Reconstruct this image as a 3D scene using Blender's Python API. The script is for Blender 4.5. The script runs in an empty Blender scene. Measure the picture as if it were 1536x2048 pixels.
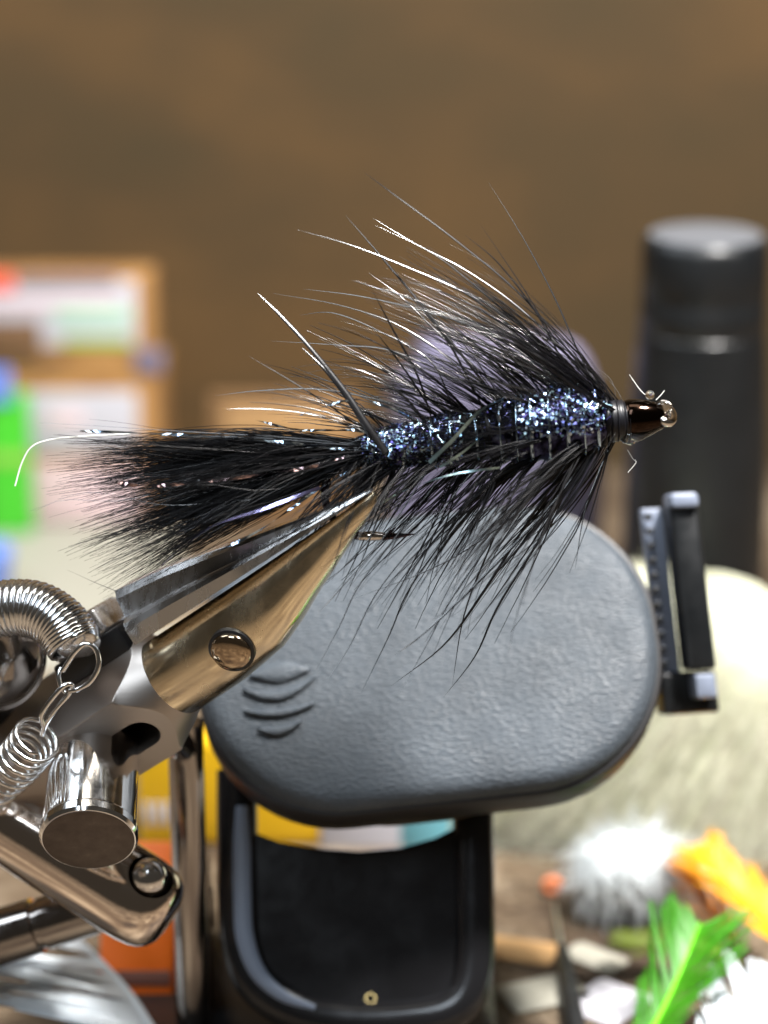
import bpy, math, random
import numpy as np
from mathutils import Vector, Matrix

random.seed(7)
rng = np.random.default_rng(11)
scene = bpy.context.scene
col = scene.collection
R = math.radians
MM = 0.001

# ------------------------------------------------------------------ camera
D = 220.0                     # mm from the lens to the fly
PITCH = R(18)
SPX = 90.0 / 2048.0           # mm per photo pixel in the plane of the fly
RIGHT = np.array([1.0, 0, 0])
UP = np.array([0, math.sin(PITCH), math.cos(PITCH)])
FWD = np.array([0, math.cos(PITCH), -math.sin(PITCH)])
CAM = -FWD * D
DESK = CAM[2] - 130.0         # height of the desk top (mm)

cam_data = bpy.data.cameras.new('camera')
cam = bpy.data.objects.new('camera', cam_data)
col.objects.link(cam)
scene.camera = cam
cam.location = CAM * MM
cam.rotation_euler = (math.pi / 2 - PITCH, 0, 0)
cam_data.sensor_fit = 'VERTICAL'
cam_data.sensor_height = 36.0
cam_data.lens = 36.0 * D / 90.0
cam_data.clip_start = 0.01
cam_data.clip_end = 20.0
cam_data.dof.use_dof = True
cam_data.dof.focus_distance = (D + 2.5) * MM
cam_data.dof.aperture_fstop = cam_data.lens / 6.0
cam_data.dof.aperture_blades = 0

# ------------------------------------------------------------------ light
world = bpy.data.worlds.new('World')
scene.world = world
world.use_nodes = True
bg = world.node_tree.nodes['Background']
bg.inputs[0].default_value = (0.50, 0.43, 0.35, 1)
bg.inputs[1].default_value = 0.09

def area(name, loc, target, sx, sy, power, color):
    l = bpy.data.lights.new(name, 'AREA')
    l.shape = 'RECTANGLE'
    l.size, l.size_y = sx, sy
    l.energy = power
    l.color = color
    o = bpy.data.objects.new(name, l)
    col.objects.link(o)
    o.location = loc
    d = Vector(target) - Vector(loc)
    o.rotation_euler = d.to_track_quat('-Z', 'Y').to_euler()
    return o

# key lamp in place of sun, two window panes upper left, two added fills
LAMP = (0.108, -0.01, 0.242)
area('sun_key_light', LAMP, (0, 0.01, -0.01), 0.035, 0.035, 3.3, (1, 0.97, 0.94))  # near key lamp standing in for direct sunlight
area('window_light', (-0.20, -0.36, 0.52), (0, 0.03, 0), 0.08, 0.30, 1.0, (0.80, 0.90, 1))
area('window_light', (-0.08, -0.36, 0.52), (0.02, 0.03, 0), 0.08, 0.30, 1.0, (0.80, 0.90, 1))
area('side_fill_light', (-0.34, 0.02, 0.42), (0, 0.03, 0), 0.30, 0.24, 2.0, (0.82, 0.91, 1))  # added side fill that brightens the moving jaw and spring
area('overhead_fill_light', (0.0, 0.15, 1.0), (0, 0.1, 0), 0.5, 0.3, 2.5, (1, 0.92, 0.80))  # added overhead fill for the wall and the metal tops

scene.render.engine = 'CYCLES'
scene.cycles.use_denoising = True
scene.cycles.max_bounces = 10
scene.cycles.transparent_max_bounces = 16
scene.cycles.sample_clamp_indirect = 6.0
scene.view_settings.view_transform = 'Standard'
scene.view_settings.look = 'None'
scene.view_settings.exposure = 0.0
scene.view_settings.gamma = 1.0

# ------------------------------------------------------------------ projection helpers (mm, world)
def P(px, py, d=0.0):
    s = SPX * (D + d) / D
    return RIGHT * ((px - 768) * s) + UP * ((1024 - py) * s) + FWD * d

def ray(px, py):
    return RIGHT * ((px - 768) * SPX) + UP * ((1024 - py) * SPX) + FWD * D

def desk_at(px, py, h=0.0):
    r = ray(px, py)
    return CAM + r * ((DESK + h - CAM[2]) / r[2])

def on_y(px, py, Y):
    r = ray(px, py)
    return CAM + r * ((Y - CAM[1]) / r[1])

def norm(v):
    v = np.asarray(v, float)
    return v / np.linalg.norm(v)

def camv(x, y, d):            # vector from camera-frame components
    return RIGHT * x + UP * y + FWD * d

# ------------------------------------------------------------------ materials
def lin(r, g, b):
    def f(c):
        c /= 255.0
        return c / 12.92 if c <= 0.04045 else ((c + 0.055) / 1.055) ** 2.4
    return (f(r), f(g), f(b), 1)

def mat(name, base, rough=0.5, metal=0.0, spec=0.5, coat=0.0, trans=0.0, ior=1.45, sheen=0.0):
    m = bpy.data.materials.new(name)
    m.use_nodes = True
    b = m.node_tree.nodes['Principled BSDF']
    b.inputs['Base Color'].default_value = base if len(base) == 4 else (*base, 1)
    b.inputs['Roughness'].default_value = rough
    b.inputs['Metallic'].default_value = metal
    b.inputs['Specular IOR Level'].default_value = spec
    b.inputs['Coat Weight'].default_value = coat
    b.inputs['Transmission Weight'].default_value = trans
    b.inputs['IOR'].default_value = ior
    b.inputs['Sheen Weight'].default_value = sheen
    return m

def nodes(m):
    nt = m.node_tree
    return nt, nt.nodes['Principled BSDF']

def add_bump(m, scale, dist, strength=0.6, kind='noise', stretch=(1, 1, 1), detail=4, rot=(0, 0, 0)):
    nt, b = nodes(m)
    tc = nt.nodes.new('ShaderNodeTexCoord')
    mp = nt.nodes.new('ShaderNodeMapping')
    mp.inputs['Scale'].default_value = stretch
    mp.inputs['Rotation'].default_value = rot
    nt.links.new(tc.outputs['Object'], mp.inputs[0])
    if kind == 'noise':
        t = nt.nodes.new('ShaderNodeTexNoise')
        t.inputs['Detail'].default_value = detail
        out = t.outputs[0]
    else:
        t = nt.nodes.new('ShaderNodeTexVoronoi')
        t.feature = 'F1'
        out = t.outputs['Distance']
    t.inputs['Scale'].default_value = scale
    nt.links.new(mp.outputs[0], t.inputs['Vector'])
    bp = nt.nodes.new('ShaderNodeBump')
    bp.inputs['Strength'].default_value = strength
    bp.inputs['Distance'].default_value = dist
    nt.links.new(out, bp.inputs['Height'])
    prev = b.inputs['Normal'].links
    if prev:
        nt.links.new(prev[0].from_socket, bp.inputs['Normal'])
    nt.links.new(bp.outputs[0], b.inputs['Normal'])
    return out

def ramp_color(m, scale, stops, kind='noise', stretch=(1, 1, 1), detail=3, target='Base Color', rough=0.55):
    nt, b = nodes(m)
    tc = nt.nodes.new('ShaderNodeTexCoord')
    mp = nt.nodes.new('ShaderNodeMapping')
    mp.inputs['Scale'].default_value = stretch
    nt.links.new(tc.outputs['Object'], mp.inputs[0])
    t = nt.nodes.new('ShaderNodeTexNoise')
    t.inputs['Scale'].default_value = scale
    t.inputs['Detail'].default_value = detail
    t.inputs['Roughness'].default_value = rough
    nt.links.new(mp.outputs[0], t.inputs['Vector'])
    rp = nt.nodes.new('ShaderNodeValToRGB')
    el = rp.color_ramp.elements
    while len(el) < len(stops):
        el.new(0.5)
    for e, (p, c) in zip(el, stops):
        e.position = p
        e.color = c if len(c) == 4 else (*c, 1)
    nt.links.new(t.outputs[0], rp.inputs[0])
    nt.links.new(rp.outputs[0], b.inputs[target])

def island_color(m, stops):
    nt, b = nodes(m)
    g = nt.nodes.new('ShaderNodeNewGeometry')
    rp = nt.nodes.new('ShaderNodeValToRGB')
    el = rp.color_ramp.elements
    while len(el) < len(stops):
        el.new(0.5)
    for e, (p, c) in zip(el, stops):
        e.position = p
        e.color = c if len(c) == 4 else (*c, 1)
    nt.links.new(g.outputs['Random Per Island'], rp.inputs[0])
    nt.links.new(rp.outputs[0], b.inputs['Base Color'])

M = {}
M['wall'] = mat('brown_board', lin(140, 108, 70), 0.75)
ramp_color(M['wall'], 16, [(0.32, lin(57, 47, 24)), (0.5, lin(71, 53, 26)), (0.70, lin(92, 66, 31))], stretch=(0.8, 1, 1.5), detail=4)
M['desk'] = mat('desk_top', lin(170, 160, 140), 0.6)
ramp_color(M['desk'], 60, [(0.3, lin(52, 40, 30)), (0.5, lin(88, 73, 56)), (0.7, lin(140, 126, 106))], detail=5)
M['tinted_steel'] = mat('warm_tinted_steel', (0.78, 0.66, 0.47), 0.2, 1.0)  # warm reflection on the jaw is put into this base tint
add_bump(M['tinted_steel'], 2500, 6e-6, 0.35, detail=6)
M['rivet'] = mat('dark_gold_rivet', (0.42, 0.32, 0.22), 0.12, 1.0)
add_bump(M['rivet'], 900, 2e-5, 0.6)
M['steel'] = mat('bright_steel', (0.72, 0.72, 0.73), 0.22, 1.0)
add_bump(M['steel'], 1800, 6e-6, 0.4, detail=6)
M['brushed'] = mat('ground_steel', (0.42, 0.38, 0.35), 0.42, 1.0)
add_bump(M['brushed'], 1500, 1e-5, 0.5, stretch=(1, 0.15, 1), detail=6)
M['chrome'] = mat('chrome', (0.82, 0.81, 0.80), 0.06, 1.0)
M['chrome_dark'] = mat('dark_chrome', (0.36, 0.33, 0.31), 0.10, 1.0)
M['tube_steel'] = mat('warm_polished_steel', (0.80, 0.70, 0.62), 0.09, 1.0)
add_bump(M['tube_steel'], 900, 5e-6, 0.3)
add_bump(M['chrome_dark'], 900, 5e-6, 0.3)
M['spring'] = mat('spring_wire', (0.86, 0.86, 0.86), 0.16, 1.0)
for k_, (nm_, ro) in enumerate((('tinted_steel', (0, R(33), 0)), ('steel', (0, R(30), 0)), ('tube_steel', (0, R(-30), 0)), ('brushed', (0, R(35), 0)))):
    add_bump(M[nm_], 3200, 8e-6, 0.55, stretch=(0.05, 0.6, 1), detail=5, rot=ro)
def smudge(m, scale, lo, hi, stretch=(1, 1, 1)):
    ramp_color(m, scale, [(0.35, (lo, lo, lo)), (0.65, (hi, hi, hi))], stretch=stretch, detail=7, target='Roughness', rough=0.7)
smudge(M['tinted_steel'], 260, 0.13, 0.30, (1, 1, 0.4))
smudge(M['steel'], 300, 0.14, 0.34, (1, 1, 0.4))
smudge(M['chrome'], 350, 0.04, 0.16)
smudge(M['chrome_dark'], 300, 0.07, 0.22)
M['pin_face'] = mat('sawn_steel_face', (0.17, 0.13, 0.115), 0.5, 0.9)
ramp_color(M['pin_face'], 700, [(0.3, (0.10, 0.08, 0.07)), (0.6, (0.135, 0.11, 0.095)), (0.8, (0.22, 0.18, 0.15))], detail=10)
add_bump(M['pin_face'], 1500, 1.2e-5, 0.5, detail=8)
M['black_metal'] = mat('black_oxide', (0.012, 0.012, 0.013), 0.35, 0.0, 0.5)
add_bump(M['black_metal'], 1500, 1e-5, 0.4)
M['hair'] = mat('black_hackle', (0.004, 0.004, 0.005), 0.26, 0.0, 0.9, ior=1.65)
M['hair_tail'] = mat('black_marabou', (0.002, 0.002, 0.003), 0.34, 0.0, 0.2)
M['fuzz'] = mat('dark_fuzz', (0.010, 0.009, 0.010), 0.5, 0.0, 0.5)
M['pale_hair'] = mat('pale_thread', (0.75, 0.75, 0.70), 0.4)
M['body_core'] = mat('blue_black_tinsel_wrap', (0.06, 0.06, 0.14), 0.30, 1.0)
ramp_color(M['body_core'], 900, [(0.40, (0.004, 0.004, 0.008)), (0.55, (0.06, 0.06, 0.15)), (0.72, (0.28, 0.34, 0.56))], detail=6)
add_bump(M['body_core'], 2600, 9e-5, 0.9)
M['flake'] = mat('iridescent_tinsel', (0.3, 0.3, 0.6), 0.32, 1.0)
island_color(M['flake'], [(0.0, (0.01, 0.01, 0.015)), (0.28, (0.02, 0.02, 0.05)), (0.40, (0.16, 0.13, 0.48)),
                          (0.6, (0.30, 0.45, 0.85)), (0.8, (0.50, 0.78, 0.88)), (1.0, (0.80, 0.84, 0.95))])
M['tinsel'] = mat('blue_silver_tinsel', (0.42, 0.56, 0.72), 0.12, 1.0)
M['tinsel_teal'] = mat('teal_flash', (0.55, 0.78, 0.84), 0.28, 1.0)
M['tinsel_lilac'] = mat('lilac_flash', (0.55, 0.50, 0.85), 0.18, 1.0)
M['tinsel_pink'] = mat('rose_flash', (0.55, 0.40, 0.42), 0.10, 1.0)
M['bead'] = mat('bronze_black_bead', (0.030, 0.018, 0.013), 0.10, 1.0)
M['thread'] = mat('black_thread', (0.005, 0.005, 0.007), 0.38, 0.0, 0.5)
M['glue'] = mat('clear_head_cement', (0.92, 0.94, 0.95), 0.05, 0.0, 0.5, 0.0, 1.0, 1.48)
M['hook'] = mat('bronzed_hook_wire', (0.07, 0.05, 0.06), 0.12, 1.0)
M['eye_steel'] = mat('bright_hook_eye', (0.80, 0.76, 0.72), 0.10, 1.0)

M['pad'] = mat('grey_leatherette', lin(74, 81, 89), 0.52, 0.0, 0.4)
add_bump(M['pad'], 4200, 1.0e-4, 0.8, 'voronoi', stretch=(0.38, 1, 1.15), rot=(0, R(-8), 0))
add_bump(M['pad'], 500, 8.0e-5, 0.22, 'noise', stretch=(0.5, 1, 1.3))
ramp_color(M['pad'], 120, [(0.3, lin(60, 66, 72)), (0.55, lin(70, 77, 84)), (0.8, lin(85, 92, 99))], detail=9, rough=0.72)
ramp_color(M['pad'], 300, [(0.35, (0.40, 0.40, 0.40)), (0.65, (0.62, 0.62, 0.62))], detail=5, target='Roughness')
M['pad_edge'] = mat('dark_rubber_edge', lin(34, 33, 34), 0.5)
add_bump(M['pad_edge'], 1200, 5e-5, 0.4)
M['olive_plate'] = mat('olive_brown_plate', lin(70, 58, 40), 0.5)
M['black_gloss'] = mat('black_gloss_plastic', (0.010, 0.010, 0.011), 0.16, 0.0, 0.5)
M['black_plastic'] = mat('black_plastic', (0.007, 0.008, 0.009), 0.36, 0.0, 0.5)
add_bump(M['black_plastic'], 400, 2e-5, 0.3)
smudge(M['black_gloss'], 160, 0.12, 0.24)
smudge(M['black_plastic'], 140, 0.28, 0.5)
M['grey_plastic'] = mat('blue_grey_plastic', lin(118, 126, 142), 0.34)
M['highlight_grey'] = mat('leg_highlight_grey', lin(112, 122, 138), 0.4)  # lighter tone standing for the highlight on the leg
M['cap_top'] = mat('grey_cap_top', lin(92, 94, 98), 0.42)
add_bump(M['cap_top'], 500, 4e-5, 0.5)
M['cardboard'] = mat('tan_cardboard', lin(176, 132, 80), 0.8)
ramp_color(M['cardboard'], 90, [(0.35, lin(132, 92, 48)), (0.65, lin(164, 122, 70))])
M['pale_tan'] = mat('pale_tan_print', lin(176, 138, 92), 0.6)
M['dull_tan'] = mat('dull_tan_card', lin(124, 92, 58), 0.7)
M['paper'] = mat('beige_paper', lin(150, 147, 134), 0.7)
M['white'] = mat('white_paper', lin(176, 174, 180), 0.6)
M['pale_pink'] = mat('pale_pink_print', lin(214, 188, 190), 0.6)
M['mint'] = mat('mint_print', lin(160, 206, 176), 0.6)
M['leaf_print'] = mat('green_print', lin(126, 176, 64), 0.6)
M['grey_print'] = mat('grey_print', lin(128, 112, 112), 0.6)
M['red_print'] = mat('red_print', lin(214, 84, 66), 0.6)
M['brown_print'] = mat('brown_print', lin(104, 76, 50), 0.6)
M['green'] = mat('green_packet', lin(66, 178, 40), 0.45)
M['blue'] = mat('blue_packet', lin(96, 124, 196), 0.5)
M['lilac'] = mat('pale_lilac_film', lin(112, 108, 130), 0.45)
add_bump(M['lilac'], 140, 6e-4, 0.6)
M['yellow'] = mat('yellow_packet', lin(226, 178, 24), 0.4)
M['teal'] = mat('teal_print', lin(108, 172, 186), 0.45)
M['orange'] = mat('orange_packet', lin(250, 118, 30), 0.42)
M['maroon'] = mat('maroon_packet', lin(116, 72, 60), 0.6)
M['fur'] = mat('pale_cream_fur', lin(206, 206, 178), 0.6)
island_color(M['fur'], [(0, lin(204, 208, 176)), (0.4, lin(220, 222, 198)), (0.85, lin(228, 224, 208)), (1, lin(176, 164, 142))])
M['hide'] = mat('fur_underlayer', lin(192, 192, 168), 0.8)
add_bump(M['hide'], 300, 4e-4, 0.8)
M['white_feather'] = mat('white_feather', lin(222, 230, 236), 0.5)
M['white_fluff'] = mat('white_fluff', lin(214, 220, 222), 0.6)
M['amber_feather'] = mat('amber_feather', lin(232, 160, 22), 0.45)
M['gold_feather'] = mat('dark_gold_feather', lin(190, 116, 18), 0.5)
M['green_feather'] = mat('green_feather', lin(58, 132, 14), 0.45)
M['lime'] = mat('lime_quill', lin(120, 226, 20), 0.4)
M['olive_feather'] = mat('olive_feather', lin(90, 104, 22), 0.55)
M['brown_hair'] = mat('dark_brown_hair', lin(58, 40, 28), 0.45)
M['glint_gold'] = mat('glint_gold', (0.72, 0.52, 0.22), 0.22, 1.0)  # yellow metal for the modelled glint on the panel
M['orange_bead'] = mat('orange_glass_bead', lin(240, 140, 90), 0.2)

# ------------------------------------------------------------------ mesh helpers (world mm in, metres out)
def link_mesh(name, V, F, m, parent=None, smooth=True, sharp=None):
    V = np.asarray(V, float)
    if parent is not None:
        org = world_loc(parent)
    else:
        org = np.zeros(3)
    me = bpy.data.meshes.new(name)
    me.from_pydata(((V - org) * MM).tolist(), [], F if isinstance(F, list) else F.tolist())
    me.update()
    if smooth:
        me.polygons.foreach_set('use_smooth', [True] * len(me.polygons))
        if sharp:
            me.set_sharp_from_angle(angle=R(sharp))
    me.materials.append(m)
    o = bpy.data.objects.new(name, me)
    col.objects.link(o)
    if parent is not None:
        o.parent = parent
    return o

LOC = {}
def world_loc(o):
    return LOC.get(o.name, np.zeros(3))

def thing(name, loc, label, cat, group=None):
    o = bpy.data.objects.new(name, None)
    col.objects.link(o)
    o.empty_display_size = 0.005
    o.location = np.asarray(loc) * MM
    LOC[o.name] = np.asarray(loc, float)
    o['label'] = label
    o['category'] = cat
    if group:
        o['group'] = group
    return o

def tag(o, label, cat, group=None):
    o['label'] = label
    o['category'] = cat
    if group:
        o['group'] = group
    return o

def sub(o, parent):           # register a part so that its own sub-parts stay in place
    LOC[o.name] = world_loc(parent)
    return o

def tubes(paths, radii, sides=3, flat=1.0, caps=False, side_ref=None):
    """paths (N,K,3), radii (N,K): N tapered tubes in one vertex/face list"""
    paths = np.asarray(paths, float)
    N, K, _ = paths.shape
    radii = np.broadcast_to(np.asarray(radii, float), (N, K))
    T = np.gradient(paths, axis=1)
    T /= np.linalg.norm(T, axis=2, keepdims=True) + 1e-12
    ref = np.where(np.abs(T[:, 0] @ FWD)[:, None] > 0.9, RIGHT[None], FWD[None])
    if side_ref is not None:
        ref = np.broadcast_to(side_ref, (N, 3))
    n = np.cross(T[:, 0], ref)
    n /= np.linalg.norm(n, axis=1, keepdims=True) + 1e-12
    V = np.zeros((N, K, sides, 3))
    ang = np.linspace(0, 2 * math.pi, sides, endpoint=False)
    for k in range(K):
        n = n - (n * T[:, k]).sum(1, keepdims=True) * T[:, k]
        n /= np.linalg.norm(n, axis=1, keepdims=True) + 1e-12
        b = np.cross(T[:, k], n)
        for j, a in enumerate(ang):
            V[:, k, j] = paths[:, k] + radii[:, k, None] * (math.cos(a) * n + math.sin(a) * b * flat)
    base = (np.arange(N) * K * sides)[:, None, None]
    kk = (np.arange(K - 1) * sides)[None, :, None]
    jj = np.arange(sides)[None, None, :]
    j2 = (jj + 1) % sides
    F = np.stack([base + kk + jj, base + kk + j2, base + kk + sides + j2, base + kk + sides + jj], -1).reshape(-1, 4)
    F = F.tolist()
    if caps:
        for i in range(N):
            b0 = i * K * sides
            F.append([b0 + j for j in range(sides)][::-1])
            F.append([b0 + (K - 1) * sides + j for j in range(sides)])
    return V.reshape(-1, 3), F

def tube_obj(name, pts, rad, m, parent, sides=8, flat=1.0, caps=True, res=0, side_ref=None):
    pts = np.asarray(pts, float)
    if res:
        pts, rad = spline(pts, res), np.interp(np.linspace(0, 1, res), np.linspace(0, 1, len(rad)), rad) if np.ndim(rad) else rad
    V, F = tubes(pts[None], np.broadcast_to(rad, (len(pts),))[None], sides, flat, caps, side_ref)
    return link_mesh(name, V, F, m, parent, sharp=50)

def spline(pts, n):
    """Catmull-Rom through pts, n samples"""
    p = np.asarray(pts, float)
    p = np.vstack([2 * p[0] - p[1], p, 2 * p[-1] - p[-2]])
    u = np.linspace(0, len(p) - 3 - 1e-6, n)
    i = u.astype(int)
    t = (u - i)[:, None]
    a, b, c, d = p[i], p[i + 1], p[i + 2], p[i + 3]
    return 0.5 * ((2 * b) + (-a + c) * t + (2 * a - 5 * b + 4 * c - d) * t ** 2 + (-a + 3 * b - 3 * c + d) * t ** 3)

def perp(a):
    a = norm(a)
    r = RIGHT if abs(a @ RIGHT) < 0.8 else UP
    u = norm(np.cross(a, r))
    return u, np.cross(a, u)

def lathe(name, org, axis, prof, m, parent, n=48, sharp=35, cap=True):
    """prof: list of (distance along axis, radius) in mm"""
    a = norm(axis)
    u, v = perp(a)
    V, F = [], []
    for t, r in prof:
        for j in range(n):
            th = 2 * math.pi * j / n
            V.append(np.asarray(org) + a * t + (u * math.cos(th) + v * math.sin(th)) * r)
    for i in range(len(prof) - 1):
        for j in range(n):
            j2 = (j + 1) % n
            F.append([i * n + j, i * n + j2, (i + 1) * n + j2, (i + 1) * n + j])
    if cap:
        F.append([j for j in range(n)][::-1])
        F.append([(len(prof) - 1) * n + j for j in range(n)])
    return link_mesh(name, V, F, m, parent, sharp=sharp)

def loft(name, rings, m, parent, sharp=35, cap=True):
    n = len(rings[0])
    V = np.vstack(rings)
    F = []
    for i in range(len(rings) - 1):
        for j in range(n):
            j2 = (j + 1) % n
            F.append([i * n + j, i * n + j2, (i + 1) * n + j2, (i + 1) * n + j])
    if cap:
        F.append([j for j in range(n)][::-1])
        F.append([(len(rings) - 1) * n + j for j in range(n)])
    o = link_mesh(name, V, F, m, parent, sharp=sharp)
    fix_normals(o)
    return o

def fix_normals(o):
    import bmesh
    bm = bmesh.new()
    bm.from_mesh(o.data)
    bmesh.ops.recalc_face_normals(bm, faces=bm.faces)
    bm.to_mesh(o.data)
    bm.free()

def rrect(w, h, r, n=8):
    r = min(r, w / 2 - 1e-4, h / 2 - 1e-4)
    pts = []
    for cx, cy, a0 in ((w / 2 - r, h / 2 - r, 0), (-w / 2 + r, h / 2 - r, 90), (-w / 2 + r, -h / 2 + r, 180), (w / 2 - r, -h / 2 + r, 270)):
        for k in range(n + 1):
            a = R(a0 + 90 * k / n)
            pts.append((cx + r * math.cos(a), cy + r * math.sin(a)))
    return pts

def slab(name, c, ex, ey, ez, w, h, t, r, m, parent, bev=0.3, n=8):
    """rounded-corner slab: centre c, face w x h in ex/ey, thickness t along ez, soft edges"""
    rings = []
    b = min(bev, t / 2.2)
    for dz, ins in ((-t / 2, b), (-t / 2 + b * 0.3, b * 0.3), (-t / 2 + b, 0), (t / 2 - b, 0), (t / 2 - b * 0.3, b * 0.3), (t / 2, b)):
        ring = [np.asarray(c) + ex * x + ey * y + ez * dz for x, y in rrect(w - 2 * ins, h - 2 * ins, max(r - ins, 0.02), n)]
        rings.append(np.array(ring))
    return loft(name, rings, m, parent, sharp=40)

def boolean_cut(o, cutter, sharp=30):
    md = o.modifiers.new('cut', 'BOOLEAN')
    md.object = cutter
    md.operation = 'DIFFERENCE'
    md.solver = 'EXACT'
    bpy.context.view_layer.update()
    dg = bpy.context.evaluated_depsgraph_get()
    me = bpy.data.meshes.new_from_object(o.evaluated_get(dg))
    o.modifiers.clear()
    old = o.data
    o.data = me
    bpy.data.meshes.remove(old)
    cm = cutter.data
    bpy.data.objects.remove(cutter)
    bpy.data.meshes.remove(cm)
    o.data.set_sharp_from_angle(angle=R(sharp))

X, Y, Z = np.eye(3)

# ================================================================== setting
def sheet(name, V, m):
    o = link_mesh(name, V, [[0, 1, 2, 3]], m, None, smooth=False)
    o['kind'] = 'structure'
    return o

WALL_Y = 216.0
sheet('desk', [(-700, -600, DESK), (700, -600, DESK), (700, WALL_Y, DESK), (-700, WALL_Y, DESK)], M['desk'])
sheet('wall', [(-700, WALL_Y, DESK - 1), (700, WALL_Y, DESK - 1), (700, WALL_Y, DESK + 600), (-700, WALL_Y, DESK + 600)], M['wall'])

# ================================================================== the vise
PX = SPX
VX = SPX * 1.045             # the vise lies a little deeper than the fly
f_ax = norm(camv(0.752, 0.484, -0.447))
p_ax = camv(0.03, -0.70, -0.71)
p_ax = norm(p_ax - (p_ax @ f_ax) * f_ax)
q_ax = norm(np.cross(f_ax, p_ax))
if q_ax @ UP < 0:
    q_ax = -q_ax
post_base = desk_at(375, 2048)
post_top = P(372, 1500, 23)
post_base = np.array([post_top[0], post_top[1], DESK])
vise = thing('fly_tying_vise', post_base, 'polished steel fly tying vise with its jaws clamped on the black fly hook', 'vise')

# the bar: centre line point under the turned shoulder
TIP_D = -2.0
bar_c = P(322, 1364, 9.6)
h = 98 * VX
def bar_ring(t, rc):
    ring = []
    n = 240
    for j in range(n):
        a = 2 * math.pi * (j + 0.5) / n
        c, s = math.cos(a), math.sin(a)
        sq = h / max(abs(c), abs(s))
        sq = min(sq, h * 1.40)
        r = min(sq, rc)
        ring.append(bar_c + f_ax * t + p_ax * (c * r) + q_ax * (s * r))
    return np.array(ring)
rings = [bar_ring(-32.0, 99), bar_ring(-1.5, 99)]
for k in range(33):
    u = k / 32
    rings.append(bar_ring(-1.4 + u * 3.3, (139 - 52 * u ** 0.8) * PX))
bar = loft('square_bar', rings, M['brushed'], vise, sharp=17)
# slot cut through the front face
def stadium(c, L, r, depth):
    V, F = [], []
    n = 20
    pts = []
    for k in range(n + 1):
        a = -math.pi / 2 + math.pi * k / n
        pts.append((r * math.cos(a), r * math.sin(a)))
    for k in range(n + 1):
        a = math.pi / 2 + math.pi * k / n
        pts.append((-L + r * math.cos(a), r * math.sin(a)))
    rs = []
    for dz in (-depth, depth):
        rs.append(np.array([c + f_ax * x + q_ax * y + p_ax * dz for x, y in pts]))
    return loft('cutter', rs, M['black_metal'], vise)
slot_c = bar_c + p_ax * h + f_ax * (-62 * PX) + q_ax * (-10 * PX)
cut = stadium(slot_c, 9.0, 40 * PX, 4.0)
boolean_cut(bar, cut, 17)
# dark slide inside the slot
slab('slot_slide', slot_c + f_ax * (-3.2) - p_ax * 3.6, f_ax, q_ax, p_ax, 8.0, 3.2, 0.6, 0.4, M['black_metal'], vise)

# fixed jaw: turned barrel that tapers to a nose along its upper line
SC = 0.893
jaw_prof = [(-2, 174), (30, 175), (54, 175), (150, 172), (250, 158), (310, 134), (362, 108), (430, 78), (490, 51), (528, 36), (552, 26), (562, 13)]
def interp_prof(prof, n):
    t = np.linspace(prof[0][0], prof[-1][0], n)
    return t, np.interp(t, [p[0] for p in prof], [p[1] for p in prof])
# direction in the cross-section that shows as "up-left" on screen, and the one facing the lens
n_up = camv(-0.541, 0.841, 0)
n_up = norm(n_up - (n_up @ f_ax) * f_ax)
n_cam = norm(np.cross(f_ax, n_up))
if n_cam @ FWD > 0:
    n_cam = -n_cam
rings = []
ts, ds = interp_prof(jaw_prof, 46)
upper0 = P(269, 1293, 9.6)
upper0 = bar_c + n_up * (88 * VX)                 # the upper line starts on the barrel's top
# start of the profile corresponds to the shoulder
for t, d_ in zip(ts, ds):
    r = d_ / 2 * VX
    wmax = np.interp(t, [230, 262, 400, 582], [90, 76, 43, 9]) * VX   # ground flat on the near side
    c = upper0 + f_ax * (t / SC * VX) - n_up * r
    ring = []
    for j in range(64):
        a = 2 * math.pi * j / 64
        ca, sa = math.cos(a), math.sin(a)
        rr = r
        y = min(sa * rr, 0.93 * rr)              # small flat where the jaws meet
        ring.append(c + n_cam * min(ca * rr, wmax) + n_up * y)
    rings.append(np.array(ring))
loft('fixed_jaw', rings, M['tinted_steel'], vise, sharp=30)
JAW_TIP = rings[-1].mean(0)

# moving jaw: wedge lying on the fixed one
rings = []
ts = np.linspace(44, 560, 30)
hs = np.interp(ts, [44, 146, 300, 446, 560], [112, 96, 60, 26, 5])
wd = np.interp(ts, [44, 300, 480, 560], [84, 74, 34, 9])
for t, hh, w in zip(ts, hs, wd):
    o_ = upper0 + f_ax * (t / SC * VX) + n_up * 0.06
    hm, wm = hh * VX, w * VX
    ring = []
    for x, y in ((1.0, 0.0), (1.0, 0.30), (0.93, 0.42), (0.72, 0.50), (0.66, 0.60), (0.60, 0.86), (0.45, 1.0), (-0.45, 1.0), (-0.7, 0.9), (-1, 0.5), (-1, 0)):
        ring.append(o_ + n_cam * (x * wm) + n_up * (y * hm))
    rings.append(np.array(ring))
mj = loft('moving_jaw', rings, M['steel'], vise, sharp=24)

# black lever block behind the moving jaw, with a steel heel beyond it
lev = upper0 + f_ax * (-3.6)
slab('jaw_lever', lev + n_up * 1.2 - n_cam * 0.3, f_ax, n_up, n_cam, 8.4, 2.6, 5.0, 0.3, M['black_metal'], vise)
slab('lever_heel', lev + n_up * 3.8 - n_cam * 0.6 + f_ax * (-0.6), f_ax, n_up, n_cam, 6.6, 2.6, 4.6, 0.4, M['steel'], vise)

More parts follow.
